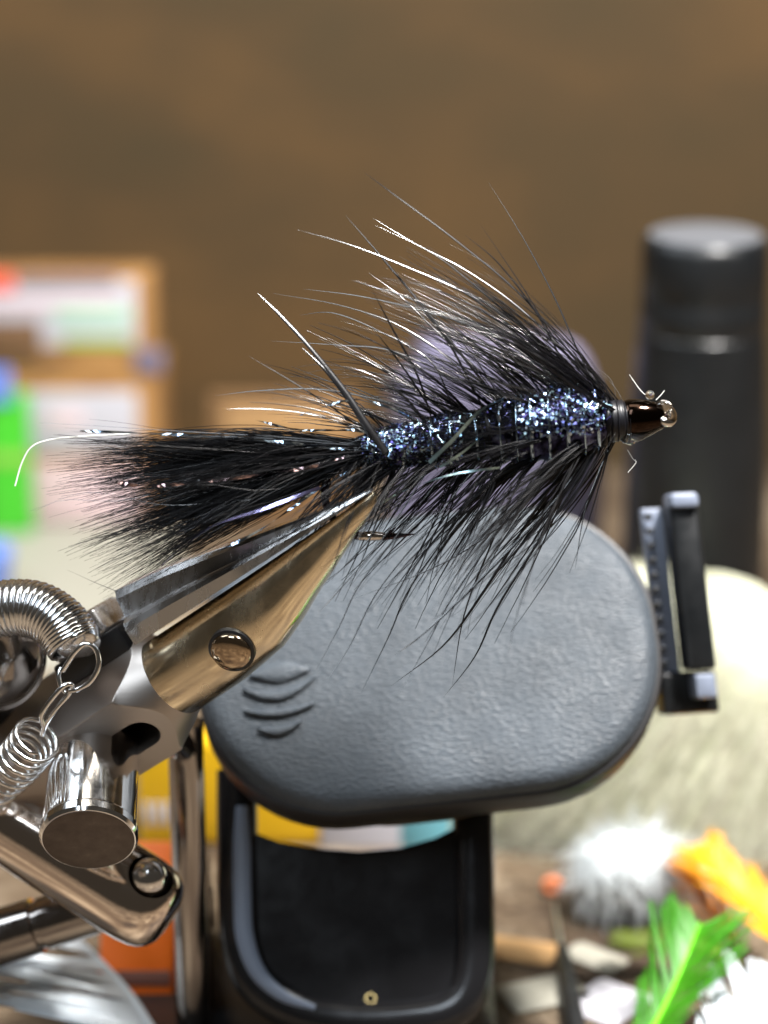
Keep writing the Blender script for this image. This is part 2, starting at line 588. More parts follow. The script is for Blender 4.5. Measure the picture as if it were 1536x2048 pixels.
# rivet head on the barrel
rc = upper0 + f_ax * ((165 + 36) / SC * VX) - n_up * (86 * VX)
al = math.asin(24 / 84)
rn = n_cam * math.cos(al) - n_up * math.sin(al)
lathe('rivet_seat', rc + rn * (84 * PX - 0.5), rn, [(0, 2.12), (0.62, 2.12), (0.70, 1.98)], M['black_metal'], vise)
lathe('rivet', rc + rn * (84 * PX - 0.5), rn, [(0, 1.85), (0.80, 1.85), (0.95, 1.80), (1.10, 1.66), (1.28, 1.3), (1.40, 0.85), (1.46, 0.4), (1.47, 0.05)], M['rivet'], vise)

# cam pin standing out of the bar's front face
pin_o = bar_c + p_ax * h + f_ax * (-176 / SC * PX) + q_ax * (-0.2)
pr = 98 * PX
pin = lathe('cam_pin', pin_o - p_ax * 1.0, p_ax, [(0, pr * 0.97), (1.0, pr * 0.97), (8.6, pr * 0.985), (8.9, pr * 1.03), (9.6, pr * 1.03), (9.95, pr * 0.985), (9.97, pr * 0.97)], M['chrome'], vise, 72, 25)
sub(pin, vise)
lathe('pin_face', pin_o + p_ax * 8.98, p_ax, [(-0.5, pr * 0.955), (0.02, pr * 0.955), (0.05, pr * 0.93), (0.06, 0.02)], M['pin_face'], pin, 64, 25)

# cross tube with its detent ball
tube_ax = norm(camv(0.83, -0.50, -0.12))
tube_end = P(330, 1832, 15.5)
tr = 94 * PX * 1.06
ct = lathe('cross_tube', tube_end - tube_ax * 22, tube_ax, [(0, tr), (17.6, tr), (19.2, tr * 0.985), (20.4, tr * 0.945), (21.3, tr * 0.87), (22.0, tr * 0.75), (22.45, tr * 0.58), (22.6, tr * 0.4)], M['tube_steel'], vise, 72, 25)
tv = norm(-FWD - (-FWD @ tube_ax) * tube_ax)
tw = norm(np.cross(tube_ax, tv))
if tw @ UP < 0:
    tw = -tw
bdir = norm(tv * 0.68 + tw * 0.73)
ball_c = tube_end - tube_ax * (66 * PX) + bdir * (tr - 1.1)
def sphere(name, c, r, m, parent, n=32, sq=(1, 1, 1)):
    V, F = [], []
    k = n // 2
    for i in range(k + 1):
        th = math.pi * i / k
        for j in range(n):
            ph = 2 * math.pi * j / n
            V.append(np.asarray(c) + r * np.array([sq[0] * math.sin(th) * math.cos(ph), sq[1] * math.sin(th) * math.sin(ph), sq[2] * math.cos(th)]))
    for i in range(k):
        for j in range(n):
            j2 = (j + 1) % n
            a, b, c2, d = i * n + j, (i + 1) * n + j, (i + 1) * n + j2, i * n + j2
            if i == 0:
                F.append([a, b, c2])
            elif i == k - 1:
                F.append([a, b, d])
            else:
                F.append([a, b, c2, d])
    o = link_mesh(name, V, F, m, parent)
    import bmesh
    bm = bmesh.new(); bm.from_mesh(o.data)
    bmesh.ops.remove_doubles(bm, verts=bm.verts, dist=1e-7)
    bmesh.ops.recalc_face_normals(bm, faces=bm.faces)
    bm.to_mesh(o.data); bm.free()
    return o
cutter = sphere('cutter', ball_c + bdir * 0.9 + tube_ax * 0.2, 2.25, M['chrome'], vise, 40)
boolean_cut(ct, cutter)
sphere('detent_ball', ball_c + bdir * 0.25, 1.85, M['chrome'], vise)
# the arm behind the tube, with a groove
arm_ax = norm(camv(-0.93, -0.30, 0.1))
lathe('grooved_arm', P(190, 1815, 21), arm_ax, [(0, 2.6), (5.2, 2.6), (5.3, 2.35), (5.9, 2.35), (6.0, 2.75), (20, 2.75)], M['chrome_dark'], vise)

# stem down to the desk
post_r = 36 * PX * 1.1
lathe('stem', post_base + Z * 3.0, Z, [(0, post_r), (post_top[2] - DESK - 3.0 + 3, post_r)], M['chrome_dark'], vise, 48)
slab('base_plate', post_base + Z * 1.5, X, Y, Z, 26, 13, 3.0, 3, M['black_metal'], vise, 0.5)
tube_obj('stem_neck', [post_top, P(330, 1460, 18), P(300, 1440, 14.5)], 1.5, M['chrome_dark'], vise, 16)

# shaft with dark domed cap at the left
cap_ax = norm(camv(0.62, -0.05, -0.78))
cap_c = P(10, 1318, 9)
lathe('shaft_cap', cap_c - cap_ax * 9, cap_ax, [(0, 4.3), (6.5, 4.3), (6.7, 5.05), (7.9, 5.05), (8.3, 4.85), (8.45, 4.45), (8.35, 4.2), (8.9, 3.9), (9.9, 2.9), (10.4, 1.6), (10.6, 0.05)], M['chrome_dark'], vise, 64, 30)
lathe('spindle', P(215, 1480, 15.5), norm(P(-150, 1400, 23) - P(215, 1480, 15.5)), [(0, 2.9), (0.3, 3.3), (18, 3.3)], M['black_metal'], vise, 40)

# material spring round the spindle
def helix(path, r, turns, per=18, ph=0.0):
    n = int(turns * per)
    pth = spline(path, n)
    T = np.gradient(pth, axis=0)
    T /= np.linalg.norm(T, axis=1, keepdims=True)
    u, v = perp(T[0])
    out = []
    for k in range(n):
        u = norm(u - (u @ T[k]) * T[k])
        v = np.cross(T[k], u)
        a = ph + 2 * math.pi * k / per
        out.append(pth[k] + (u * math.cos(a) + v * math.sin(a)) * r)
    return np.array(out)
sp = sub(link_mesh('material_spring', *tubes(helix([P(-70, 1252, 9), P(-20, 1222, 8), P(60, 1216, 7), P(118, 1246, 6), P(150, 1290, 5.4)], 54 * PX, 27)[None], 0.275, 6, 1, True), M['spring'], vise), vise)
link_mesh('coil', *tubes(helix([P(78, 1472, 4.5), P(50, 1508, 6.5), P(18, 1542, 9), P(-40, 1590, 13)], 48 * PX, 8.5)[None], 0.22, 6, 1, True), M['spring'], sp)
lathe('end_plug', P(152, 1288, 5.2), norm(camv(0.12, -0.86, -0.55)), [(-1.2, 2.2), (0, 2.25), (0.3, 2.05), (0.8, 1.2), (1.0, 0.1)], M['steel'], sp, 32)
tube_obj('spring_hook', [P(125, 1342, 3.2), P(150, 1305, 2.6), P(172, 1288, 2.4), P(192, 1300, 2.4), P(197, 1332, 2.5), P(182, 1362, 2.7), P(158, 1378, 3), P(140, 1382, 3.2)], 0.26, M['spring'], sp, 8, res=40)
tube_obj('spring_hook', [P(122, 1335, 3.4), P(117, 1352, 3.2), P(122, 1375, 3.1), P(132, 1385, 3.0)], 0.24, M['spring'], sp, 8, res=20)
tube_obj('spring_link', [P(86, 1450, 4), P(84, 1430, 3.4), P(104, 1398, 2.9), P(128, 1372, 2.7), P(144, 1370, 3.0), P(138, 1388, 3.5), P(112, 1418, 3.8), P(92, 1446, 4.2), P(84, 1470, 5)], 0.25, M['spring'], sp, 8, res=50)

# ================================================================== the fly
fly = thing('fishing_fly', P(735, 1070, 0), 'black streamer fly with long hackle, marabou tail and sparkling blue body held in the vise', 'fishing fly')
def body_mid(x):
    return np.interp(x, [690, 720, 830, 950, 1050, 1150, 1215, 1240, 1350], [905, 902, 888, 872, 858, 846, 842, 838, 832])
def body_r(x):
    return np.interp(x, [690, 715, 745, 800, 840, 880, 930, 960, 1010, 1060, 1130, 1180, 1205, 1222],
                        [12, 26, 36, 44, 40, 50, 50, 48, 62, 72, 74, 64, 50, 40])

# hook: shank, bend and point in one wire
hk = []
for x in np.linspace(1335, 760, 12):
    hk.append(P(x, body_mid(x), 0))
for a in np.linspace(95, 262, 14):
    hk.append(P(735 + 86 * math.cos(R(a)), 986 - 88 * math.sin(R(a)), 0))
hk += [P(765, 1074, 0), P(790, 1072, 0), P(812, 1070, 0), P(830, 1068, 0)]
hr = [0.36] * 24 + [0.40, 0.38, 0.34, 0.26, 0.14, 0.03]
hk = np.array(hk)
tube_obj('hook', hk, np.array(hr), M['hook'], fly, 10)
V, F = tubes(np.array([[P(772, 1072, -0.05), P(782, 1063, -0.2), P(792, 1055, -0.3)]]), np.array([[0.22, 0.16, 0.02]]), 6)
link_mesh('barb', V, F, M['hook'], fly)
# highlight on the lower wire, built as a brighter steel length
tube_obj('spear_highlight', [P(718, 1073, -0.2), P(742, 1072, -0.25), P(766, 1073, -0.2)], [0.36, 0.44, 0.34], M['eye_steel'], fly, 10, res=12)

# body core
xs = np.linspace(692, 1222, 120)
prof_r = body_r(xs)
rings = []
for x in xs:
    c = P(x, body_mid(x), 0)
    r = body_r(x) * PX * (1 + 0.05 * math.sin(x * 0.19)) * 0.96
    rings.append(np.array([c + UP * (math.sin(a) * r) + FWD * (math.cos(a) * r) for a in np.linspace(0, 2 * math.pi, 36, endpoint=False)]))
body = sub(loft('body', rings, M['body_core'], fly, sharp=80), fly)
# spiral wraps of tinsel
for x in (742, 775, 812, 866, 905, 955, 1002, 1034, 1062, 1098, 1135, 1168, 1196):
    c = P(x, body_mid(x), 0)
    r = body_r(x) * PX * 1.03
    pts = []
    for k in range(33):
        a = 2 * math.pi * k / 32
        pts.append(c + UP * (math.sin(a) * r) + FWD * (math.cos(a) * r) + RIGHT * (0.25 * math.cos(a + 0.6)) + RIGHT * (random.uniform(-.03, .03)))
    w = random.choice([0.10, 0.14, 0.2])
    V, F = tubes(np.array([pts]), w, 5, 0.6)
    link_mesh('tinsel_wrap', V, F, M['tinsel'], body)
# black quill turns of the palmered hackle, and fibres lying over the waist of the body
for x in (733, 752, 838, 934, 948, 958, 972, 985, 1003, 1018, 1190, 1203):
    c = P(x, body_mid(x), 0)
    r = body_r(x) * PX * 0.99
    t1, t2, ph, w = random.uniform(-.9, .9), random.uniform(-.4, .4), random.uniform(0, 6), random.uniform(0.16, 0.36)
    pts = [c + UP * (math.sin(a) * r) + FWD * (math.cos(a) * r) + RIGHT * (t1 * math.sin(a + ph) + t2 * math.sin(3 * a)) for a in np.linspace(0, 2 * math.pi, 30)]
    rw = np.array([w * (0.7 + 0.5 * math.sin(5 * a + ph)) for a in np.linspace(0, 2 * math.pi, 30)])
    V, F = tubes(np.array([pts]), rw[None], 6, 0.6)
    link_mesh('quill_turn', V, F, M['hair_tail'], body)
paths, rads = [], []
for i in range(120):
    x = rng.uniform(930, 1050) if i % 5 else rng.uniform(740, 1215)
    a = math.pi + rng.normal(0.25, 0.65)           # on the side towards the lens
    n_ = rng.uniform(70, 190)
    sl = rng.normal(0.1, 0.4)
    pts = []
    for k in range(8):
        xx = x - n_ * k / 7
        aa = a + sl * k / 7
        rr = (body_r(xx) + 2 + 9 * (k / 7) ** 2 * rng.uniform(0.3, 1)) * PX
        pts.append(P(xx, body_mid(xx), 0) + UP * (-math.sin(aa) * rr) + FWD * (math.cos(aa) * rr))
    paths.append(pts)
    rads.append(np.linspace(0.06, 0.015, 8) * rng.uniform(0.6, 1.2))
o = link_mesh('waist_fibres', *tubes(np.array(paths), np.array(rads), 4), M['hair_tail'], body)
o['kind'] = 'stuff'
# short fuzz round the bend
paths, rads = [], []
for i in range(260):
    p0 = P(rng.uniform(690, 800), rng.uniform(905, 938), rng.normal(-0.5, 1.2))
    g = norm(-RIGHT * rng.uniform(0.2, 1.0) - UP * rng.uniform(0.5, 1.1) + FWD * rng.normal(0, 0.4))
    L = rng.uniform(2, 7)
    pts = []
    for k in range(7):
        pts.append(p0.copy())
        p0 = p0 + g * L / 6
        g = norm(g + rng.normal(0, 0.12, 3))
    paths.append(pts)
    rads.append(np.linspace(0.035, 0.01, 7) * rng.uniform(0.6, 1.3))
o = link_mesh('bend_fuzz', *tubes(np.array(paths), np.array(rads), 3), M['hair_tail'], body)
o['kind'] = 'stuff'
# chenille flakes
def flakes(n, L, W, lift):
    V, F = [], []
    for i in range(n):
        x = 708 + 505 * rng.random()
        a = rng.random() * 2 * math.pi
        while 925 < x < 1030 and math.sin(a) < 0.75 or 1030 < x and math.sin(a) < -0.35:
            x = 708 + 505 * rng.random()
            a = rng.random() * 2 * math.pi
        r = body_r(x) * PX * (0.98 + lift * rng.random())
        rad = UP * math.sin(a) + FWD * math.cos(a)
        tan = UP * math.cos(a) - FWD * math.sin(a)
        c = P(x, body_mid(x), 0) + rad * r
        nrm = norm(rad + rng.normal(0, 0.32, 3))
        d1 = norm(np.cross(nrm, rng.normal(0, 1, 3)))
        d2 = np.cross(nrm, d1)
        l, w = L * rng.uniform(0.5, 1.3), W * rng.uniform(0.6, 1.4)
        k = len(V)
        V += [c - d1 * l - d2 * w, c + d1 * l - d2 * w, c + d1 * l + d2 * w, c - d1 * l + d2 * w]
        F.append([k, k + 1, k + 2, k + 3])
    return V, F
o = link_mesh('chenille_sparkle', *flakes(7000, 0.11, 0.09, 0.10), M['flake'], body, smooth=False)
o['kind'] = 'stuff'
o = link_mesh('chenille_fibre', *flakes(420, 0.45, 0.016, 0.30), M['flake'], body, smooth=False)
o['kind'] = 'stuff'

# head: thread, bead, eye, cement
def head_axis(x):
    return P(x, body_mid(x), 0)
hx = norm(P(1340, 833, 0) - P(1215, 842, 0))
prof = []
for k in range(41):
    u = k / 40
    prof.append((u * 2.5, 1.55 + 0.34 * math.sin(math.pi * min(1, 0.25 + 0.75 * u)) + 0.03 * math.sin(u * 62) + random.uniform(-.09, .07)))
lathe('thread_collar', P(1205, 843, 0), hx, prof, M['thread'], fly, 40, 80)
lathe('bead_head', P(1248, 838, 0), hx, [(0, 1.45), (0.12, 1.62), (0.5, 1.72), (1.2, 1.68), (2.0, 1.54), (2.8, 1.3), (3.3, 1.05), (3.5, 0.85)], M['bead'], fly, 48, 60)
# hook eye: a wire ring seen nearly edge on
ec = P(1334, 832, 0)
pts = [ec + hx * (0.55 * math.cos(a)) * 1.0 + UP * (0.62 * math.sin(a)) + FWD * (0.9 * math.sin(a + 0.5)) for a in np.linspace(0, 2 * math.pi, 33)]
tube_obj('hook_eye', pts, 0.40, M['eye_steel'], fly, 10)
sphere('cement_drop', P(1328, 812, -0.5), 0.72, M['glue'], fly, 20, (1.1, 0.8, 0.75))
# clear cement fillet under the bead
rings = []
for x, y, rr in ((1234, 868, 0.15), (1246, 872, 0.62), (1262, 874, 0.72), (1282, 868, 0.60), (1305, 858, 0.48), (1328, 848, 0.36), (1346, 838, 0.12)):
    c = P(x, y, -0.3)
    rings.append(np.array([c + UP * (math.sin(a) * rr) + FWD * (math.cos(a) * rr * 1.2) for a in np.linspace(0, 2 * math.pi, 20, endpoint=False)]))
loft('cement_fillet', rings, M['glue'], fly, sharp=80)
sphere('cement_drop', P(1300, 790, -0.2), 0.42, M['glue'], fly, 16)
for pts in ([P(1298, 795, 0), P(1282, 782, 0), P(1266, 760, 0), P(1259, 750, -0.2)], [P(1312, 800, 0), P(1322, 790, 0), P(1329, 781, 0)],
            [P(1255, 900, 0), P(1266, 918, 0), P(1272, 925, 0), P(1256, 945, 0)]):
    tube_obj('thread_end', pts, 0.038, M['pale_hair'], fly, 5, res=10)

# ---- hackle: single barbs that stand out
BARBS = [
    ([(1195, 770), (1050, 600), (925, 490), (790, 390), (728, 345)], 2.2),
    ([(1198, 775), (1060, 632), (940, 545), (830, 487), (745, 437)], 2.6),
    ([(1198, 782), (1050, 660), (940, 590), (800, 528), (700, 490), (595, 459)], 3.4),
    ([(1190, 785), (1040, 650), (940, 562), (860, 503), (750, 450)], 2.4),
    ([(1203, 780), (1165, 715), (1110, 600), (1050, 480), (980, 365)], 1.6),
    ([(1195, 785), (1120, 690), (1040, 570), (960, 450)], 1.5),
    ([(1050, 805), (960, 740), (860, 650), (800, 592), (740, 546)], 2.2),
    ([(1185, 800), (1100, 738), (960, 660), (840, 620), (720, 592), (610, 578)], 2.4),
    ([(960, 800), (900, 722), (800, 652), (680, 610), (550, 587)], 1.8),
    ([(905, 810), (860, 722), (760, 662), (665, 626), (600, 630)], 1.6),
    ([(1000, 800), (900, 750), (780, 700), (680, 690), (545, 682)], 1.7),
    ([(880, 832), (760, 800), (640, 778), (520, 781), (430, 791)], 1.9),
    ([(760, 872), (640, 832), (530, 818), (450, 818)], 1.6),
    ([(1000, 805), (940, 730), (850, 620), (760, 510), (690, 430)], 3.0),
    ([(745, 872), (660, 812), (580, 760), (500, 713)], 1.7),
    ([(1150, 795), (1040, 700), (920, 640), (800, 590), (700, 560)], 2.0),
    ([(1160, 795), (1080, 640), (1000, 530), (930, 470)], 1.8),
    ([(960, 805), (900, 690), (860, 640), (790, 560)], 2.6),
    ([(860, 835), (835, 750), (780, 650), (740, 570)], 2.4),
    ([(870, 835), (800, 730), (750, 660)], 2.2),
    ([(1215, 900), (1190, 960), (1165, 1030), (1150, 1140)], 1.6),
    ([(1180, 900), (1100, 1010), (960, 1160), (850, 1265), (790, 1310)], 2.6),
    ([(1150, 905), (1060, 1040), (960, 1190), (890, 1290), (780, 1372)], 2.6),
    ([(1190, 905), (1090, 1060), (1000, 1210), (950, 1310), (890, 1395)], 2.2),
    ([(1100, 905), (1000, 1060), (900, 1200), (850, 1290), (800, 1385)], 1.8),
    ([(1000, 920), (900, 1060), (820, 1180), (780, 1270), (720, 1385)], 1.6),
    ([(960, 925), (860, 1050), (760, 1180), (700, 1290), (640, 1380)], 1.5),
    ([(900, 930), (800, 1060), (720, 1170), (680, 1250), (632, 1340)], 1.5),
    ([(860, 935), (770, 1070), (690, 1170), (640, 1225)], 1.4),
    ([(1060, 910), (980, 1100), (930, 1230), (905, 1370)], 1.6),
    ([(820, 935), (750, 1060), (690, 1130), (625, 1190)], 1.6),
    ([(1120, 905), (1060, 1000), (960, 1080), (860, 1140), (700, 1200)], 1.6),
]
FACE = norm(norm(np.array(LAMP)) - FWD)      # how the flat of a barb lies
for pts, w in BARBS:
    n = len(pts)
    dd = random.uniform(-2.5, 1.5)
    pp = [P(x + random.uniform(-3, 3), y, dd * (k / (n - 1)) ** 1.2 * 1.6 - 0.4) for k, (x, y) in enumerate(pts)]
    u = np.linspace(0, 1, 22)
    r = (0.75 + 0.5 * np.sin(math.pi * u ** 0.8)) * (1 - u ** 4) * w * PX * 0.86 + 0.006
    tube_obj('hackle_barb', pp, r, M['hair'], fly, 6, 0.35, res=22, side_ref=norm(FACE + rng.normal(0, 0.05, 3)))
tube_obj('hackle_quill', [P(772, 905, -2.2), P(735, 850, -2.4), P(690, 782, -2.3), P(620, 695, -2.2), P(560, 630, -2.0), P(516, 587, -1.9)], [9 * PX, 8 * PX, 6.5 * PX, 5 * PX, 4.2 * PX, 0.7 * PX], M['hair'], fly, 8, 0.4, res=30, side_ref=FACE)
tube_obj('hackle_quill', [P(745, 880, -2.0), P(705, 812, -1.6), P(655, 745, -1.4), P(605, 696, -1.3)], [6 * PX, 5 * PX, 4.5 * PX, 0.6 * PX], M['hair'], fly, 8, 0.4, res=24, side_ref=FACE)

# ---- hackle mass
def hackle(n, up, fine=False):
    K = 12
    paths = np.zeros((n, K, 3))
    rad = np.zeros((n, K))
    for i in range(n):
        if rng.random() < (0.40 if up else 0.26):
            x = 1232 - abs(rng.normal(0, 42))
        else:
            x = rng.uniform(745 if up else 690, 1200)
        if i % 4:                             # barbs cling together in small locks
            x = lastx + rng.normal(0, 5)
        lastx = x
        sgn = 1 if up else -1
        phi = lastp + rng.normal(0, 0.05) if i % 4 else rng.normal(0, 0.5 if up else 0.6)
        lastp = phi
        rad_dir = UP * (sgn * math.cos(phi)) + FWD * math.sin(phi)
        c = P(x, body_mid(x), 0) + rad_dir * (body_r(x) * PX * 0.8)
        tt = np.clip((x - 740) / 475, 0, 1)
        if up:
            L = (10.5 + 9.5 * tt) * rng.uniform(0.45, 1.12)
            if i % 4 == 0:
                la = rng.normal(48, 9) - 14 * (1 - tt), rng.normal(20, 9) - 18 * (1 - tt)
            a0 = R(la[0] + rng.normal(0, 2))
            a1 = R(la[1] + rng.normal(0, 5))
        else:
            L = (13.0 + 11.0 * tt) * rng.uniform(0.35, 1.0)
            if i % 4 == 0:
                la = rng.normal(46, 13), rng.normal(58, 11)
            a0 = R(la[0] + rng.normal(0, 2.5))
            a1 = R(la[1] + rng.normal(0, 6))
        if fine:
            L *= rng.uniform(0.4, 0.9)
            a0 += rng.normal(0, 0.25)
            a1 += rng.normal(0, 0.35)
        p = c.copy()
        wv = rng.normal(0, 0.05, (K, 3)).cumsum(0) * 0.6
        for k in range(K):
            u = k / (K - 1)
            a = a0 + (a1 - a0) * u
            paths[i, k] = p + wv[k] * (1.8 if fine else 1)
            p = p + (rad_dir * math.sin(a) - RIGHT * math.cos(a)) * (L / (K - 1))
        r0 = (0.020 if fine else (0.084 if up else 0.088)) * rng.uniform(0.55, 1.25)
        rad[i] = r0 * (1 - 0.82 * np.linspace(0, 1, K) ** 1.3)
    if fine:
        return tubes(paths, rad, 3)
    if not up:
        return tubes(paths, rad * 0.95, 4)
    return tubes(paths, rad, 4, 0.4, False, FACE[None] + rng.normal(0, 0.75, (n, 3)))
for nm, n, up, fine, m in (('hackle_fibres', 210, True, False, 'hair'), ('hackle_fibres', 170, True, False, 'hair_tail'), ('hackle_fibres', 360, False, False, 'hair_tail'),
                           ('hackle_fuzz', 200, True, True, 'fuzz'), ('hackle_fuzz', 160, False, True, 'fuzz')):
    o = link_mesh(nm, *hackle(n, up, fine), M[m], fly)
    o['kind'] = 'stuff'

# ---- tail
def tail(share):
    K = 14
    paths, rads = [], []
    root = np.array([722.0, 902.0])
    clumps = []
    for i in range(46):
        u = (i + rng.uniform(0, 1)) / 46
        ang = R(-3.6 + 34.0 * u + rng.normal(0, 0.7))
        L = np.interp(u, [0, 0.08, 0.3, 0.6, 1], [650, 590, 640, 620, 590]) * rng.uniform(0.80, 1.05)
        clumps.append((ang, L, rng.normal(0, 1.6)))
    for ang, L, dz in clumps:
        nf = int(rng.uniform(34, 70) * share)
        for _ in range(nf):
            a = ang + R(rng.normal(0, 1.3))
            l = L * rng.uniform(0.5, 1.0)
            sag = rng.normal(-8, 10)
            off = rng.normal(0, 7)
            conv = rng.normal(0, 9)
            z0, z1 = rng.normal(0, 0.7), dz + rng.normal(0, 0.7)
            p = []
            for k in range(K):
                u = k / (K - 1)
                s = l * u
                bend = sag * math.sin(math.pi * u) + conv * math.sin(math.pi * min(1, u * 1.1))
                x = root[0] - s * math.cos(a) + bend * math.sin(a)
                y = root[1] + off * (1 - u) * 1.4 + s * math.sin(a) + bend * math.cos(a) + rng.normal(0, 0.7)
                p.append(P(x, y, z0 * (1 - u) + z1 * u))
            paths.append(p)
            r0 = rng.uniform(0.030, 0.065)
            rads.append(r0 * (1 - 0.75 * np.linspace(0, 1, K) ** 1.5))
    return tubes(np.array(paths), np.array(rads), 3)
o = link_mesh('tail_sheen', *tail(0.16), M['hair'], fly)
o['kind'] = 'stuff'
o = link_mesh('tail', *tail(0.9), M['hair_tail'], fly)
o['kind'] = 'stuff'
tail_o = sub(o, fly)
for pts, w in (([(710, 888), (560, 874), (350, 862), (200, 852), (78, 846)], 1.8), ([(700, 890), (520, 876), (300, 868), (140, 862)], 1.6),
               ([(500, 1000), (330, 1010), (180, 985), (60, 1022)], 1.5), ([(400, 960), (250, 1000), (130, 1000), (70, 1022)], 1.3),
               ([(460, 1090), (330, 1140), (245, 1190), (205, 1200)], 1.4), ([(240, 1185), (190, 1165), (135, 1140)], 1.3)):
    r = np.linspace(1, 0.15, 20) * w * PX * 0.6
    tube_obj('tail_fibre', [P(x, y, -1.6) for x, y in pts], r, M['hair'], fly, 5, res=20)
tube_obj('pale_fibre', [P(260, 868, -1), P(180, 872, -1), P(110, 878, -1), P(66, 892, -1), P(44, 925, -1), P(30, 972, -1)], 2.0 * PX * 0.8, M['pale_hair'], fly, 6, res=30)

# flash strands: narrow twisted ribbons
def flash(pts, d, w, m, twist=3.0, n=40):
    path = spline([P(x, y, d) for x, y in pts], n)
    T = np.gradient(path, axis=0)
    V, F = [], []
    for k in range(n):
        t = norm(T[k])
        u = norm(np.cross(t, FWD))
        v = np.cross(t, u)
        a = twist * 2 * math.pi * k / n
        dr = u * math.cos(a) + v * math.sin(a)
        V += [path[k] - dr * w, path[k] + dr * w]
        if k:
            F.append([2 * k - 2, 2 * k - 1, 2 * k + 1, 2 * k])
    return link_mesh('flash_strand', V, F, M[m], fly, smooth=False)
flash([(858, 925), (905, 880), (960, 822), (1010, 795)], -2.9, 0.17, 'tinsel_teal', 0.22)
flash([(880, 935), (925, 905), (965, 872)], -2.6, 0.12, 'tinsel_teal', 0.2)
flash([(640, 975), (520, 1020), (430, 1050), (370, 1090), (322, 1132)], -2.4, 0.15, 'tinsel_lilac', 0.3)
flash([(690, 915), (600, 938), (420, 962), (300, 972), (220, 964)], -2.4, 0.15, 'tinsel_pink', 2.3, 60)
flash([(690, 900), (560, 884), (330, 868), (160, 862)], -2.0, 0.12, 'tinsel', 1.7, 60)
flash([(760, 1010), (800, 985), (900, 950), (1000, 935)], -2.4, 0.10, 'tinsel_teal', 0.6)
flash([(700, 940), (620, 990), (520, 1060), (420, 1110)], -1.8, 0.12, 'tinsel', 1.3, 50)
flash([(890, 870), (780, 815), (700, 800), (600, 830)], -2.2, 0.09, 'tinsel', 1.4, 50)
flash([(800, 880), (700, 860), (600, 860), (510, 840)], -1.8, 0.10, 'tinsel', 1.8, 50)

# ================================================================== phone holder with the padded plate
PD = 22.5
pad_c = P(858, 1303, PD)
tl = R(21)
rot = R(6.5)
ey0 = norm(UP * math.cos(tl) + FWD * math.sin(tl))
ez = norm(-FWD * math.cos(tl) + UP * math.sin(tl))
ex = norm(RIGHT * math.cos(rot) + ey0 * math.sin(rot))
ey = norm(ey0 * math.cos(rot) - RIGHT * math.sin(rot))
ps = SPX * (D + PD) / D
holder_base = desk_at(700, 2047)
holder = thing('phone_holder', np.array([holder_base[0], holder_base[1], DESK]), 'black phone holder with a grey leatherette pad embossed with a striped globe', 'phone holder')
PW, PH, PR = 922 * ps, 606 * ps, 13.6
rings = []
for ins, z in ((0.2, -3.6), (0, -3.0), (0, -1.9), (0.15, -1.2), (0.6, -0.5), (1.3, -0.12), (2.2, 0.0), (4, 0.05), (8, 0.10), (12, 0.12)):
    rings.append(np.array([pad_c + ex * x + ey * y + ez * z for x, y in rrect(PW - 2 * ins, PH - 2 * ins, max(PR - ins, 0.6), 14)]))
pad = sub(loft('pad', rings, M['pad'], holder, sharp=60), holder)
# embossed globe: curved stripes clipped by a circle
GC = np.array([560.0, 1392.0])
GR = 79.0
def to_pad(px, py, z):
    # point of the pad plane seen at that place
    r = ray(px, py)
    t = ((pad_c + ez * z - CAM) @ ez) / (r @ ez)
    return CAM + r * t
for (yt, yb, bt, bb, tilt, half) in ((-48, -46, -24, 24, -6, 62), (-32, -28, 18, 40, -14, 76), (18, 22, 6, 22, -8, 74), (54, 58, 4, 24, -8, 46)):
    nx = 26
    sel = []
    for i in range(nx):
        u = -1 + 2 * i / (nx - 1)
        sel.append(u)
    V, F = [], []
    ym = (yt + yb) / 2
    for u in sel:
        x = u * half
        env = math.sqrt(max(0, 1 - u * u)) ** 0.5
        top = yt + (1 - u * u) * bt + u * tilt
        bot = yb + (1 - u * u) * bb + u * tilt
        m_ = (top + bot) / 2
        hh = (bot - top) / 2 * (0.25 + 0.75 * env)
        for v, z in ((-1, -0.10), (-0.75, 0.22), (-0.35, 0.40), (0.35, 0.40), (0.75, 0.22), (1, -0.10)):
            V.append(to_pad(GC[0] + x, GC[1] + m_ + hh * v, z + 0.12 if abs(u) < 0.99 else -0.05))
    for i in range(nx - 1):
        for j in range(5):
            a = i * 6 + j
            F.append([a, a + 1, a + 7, a + 6])
    o = link_mesh('embossed_stripe', V, F, M['pad'], pad)
# rim below the pad, back plate
slab('pad_rim', pad_c - ez * 4.2, ex, ey, ez, PW + 0.7, PH + 0.7, 5.4, PR, M['pad_edge'], holder, 0.5, 14)
slab('back_plate', pad_c - ez * 8.2 - ey * 0.2 + ex * (-2), ex, ey, ez, PW - 13, PH - 0.4, 2.0, PR, M['olive_plate'], holder, 0.4, 14)

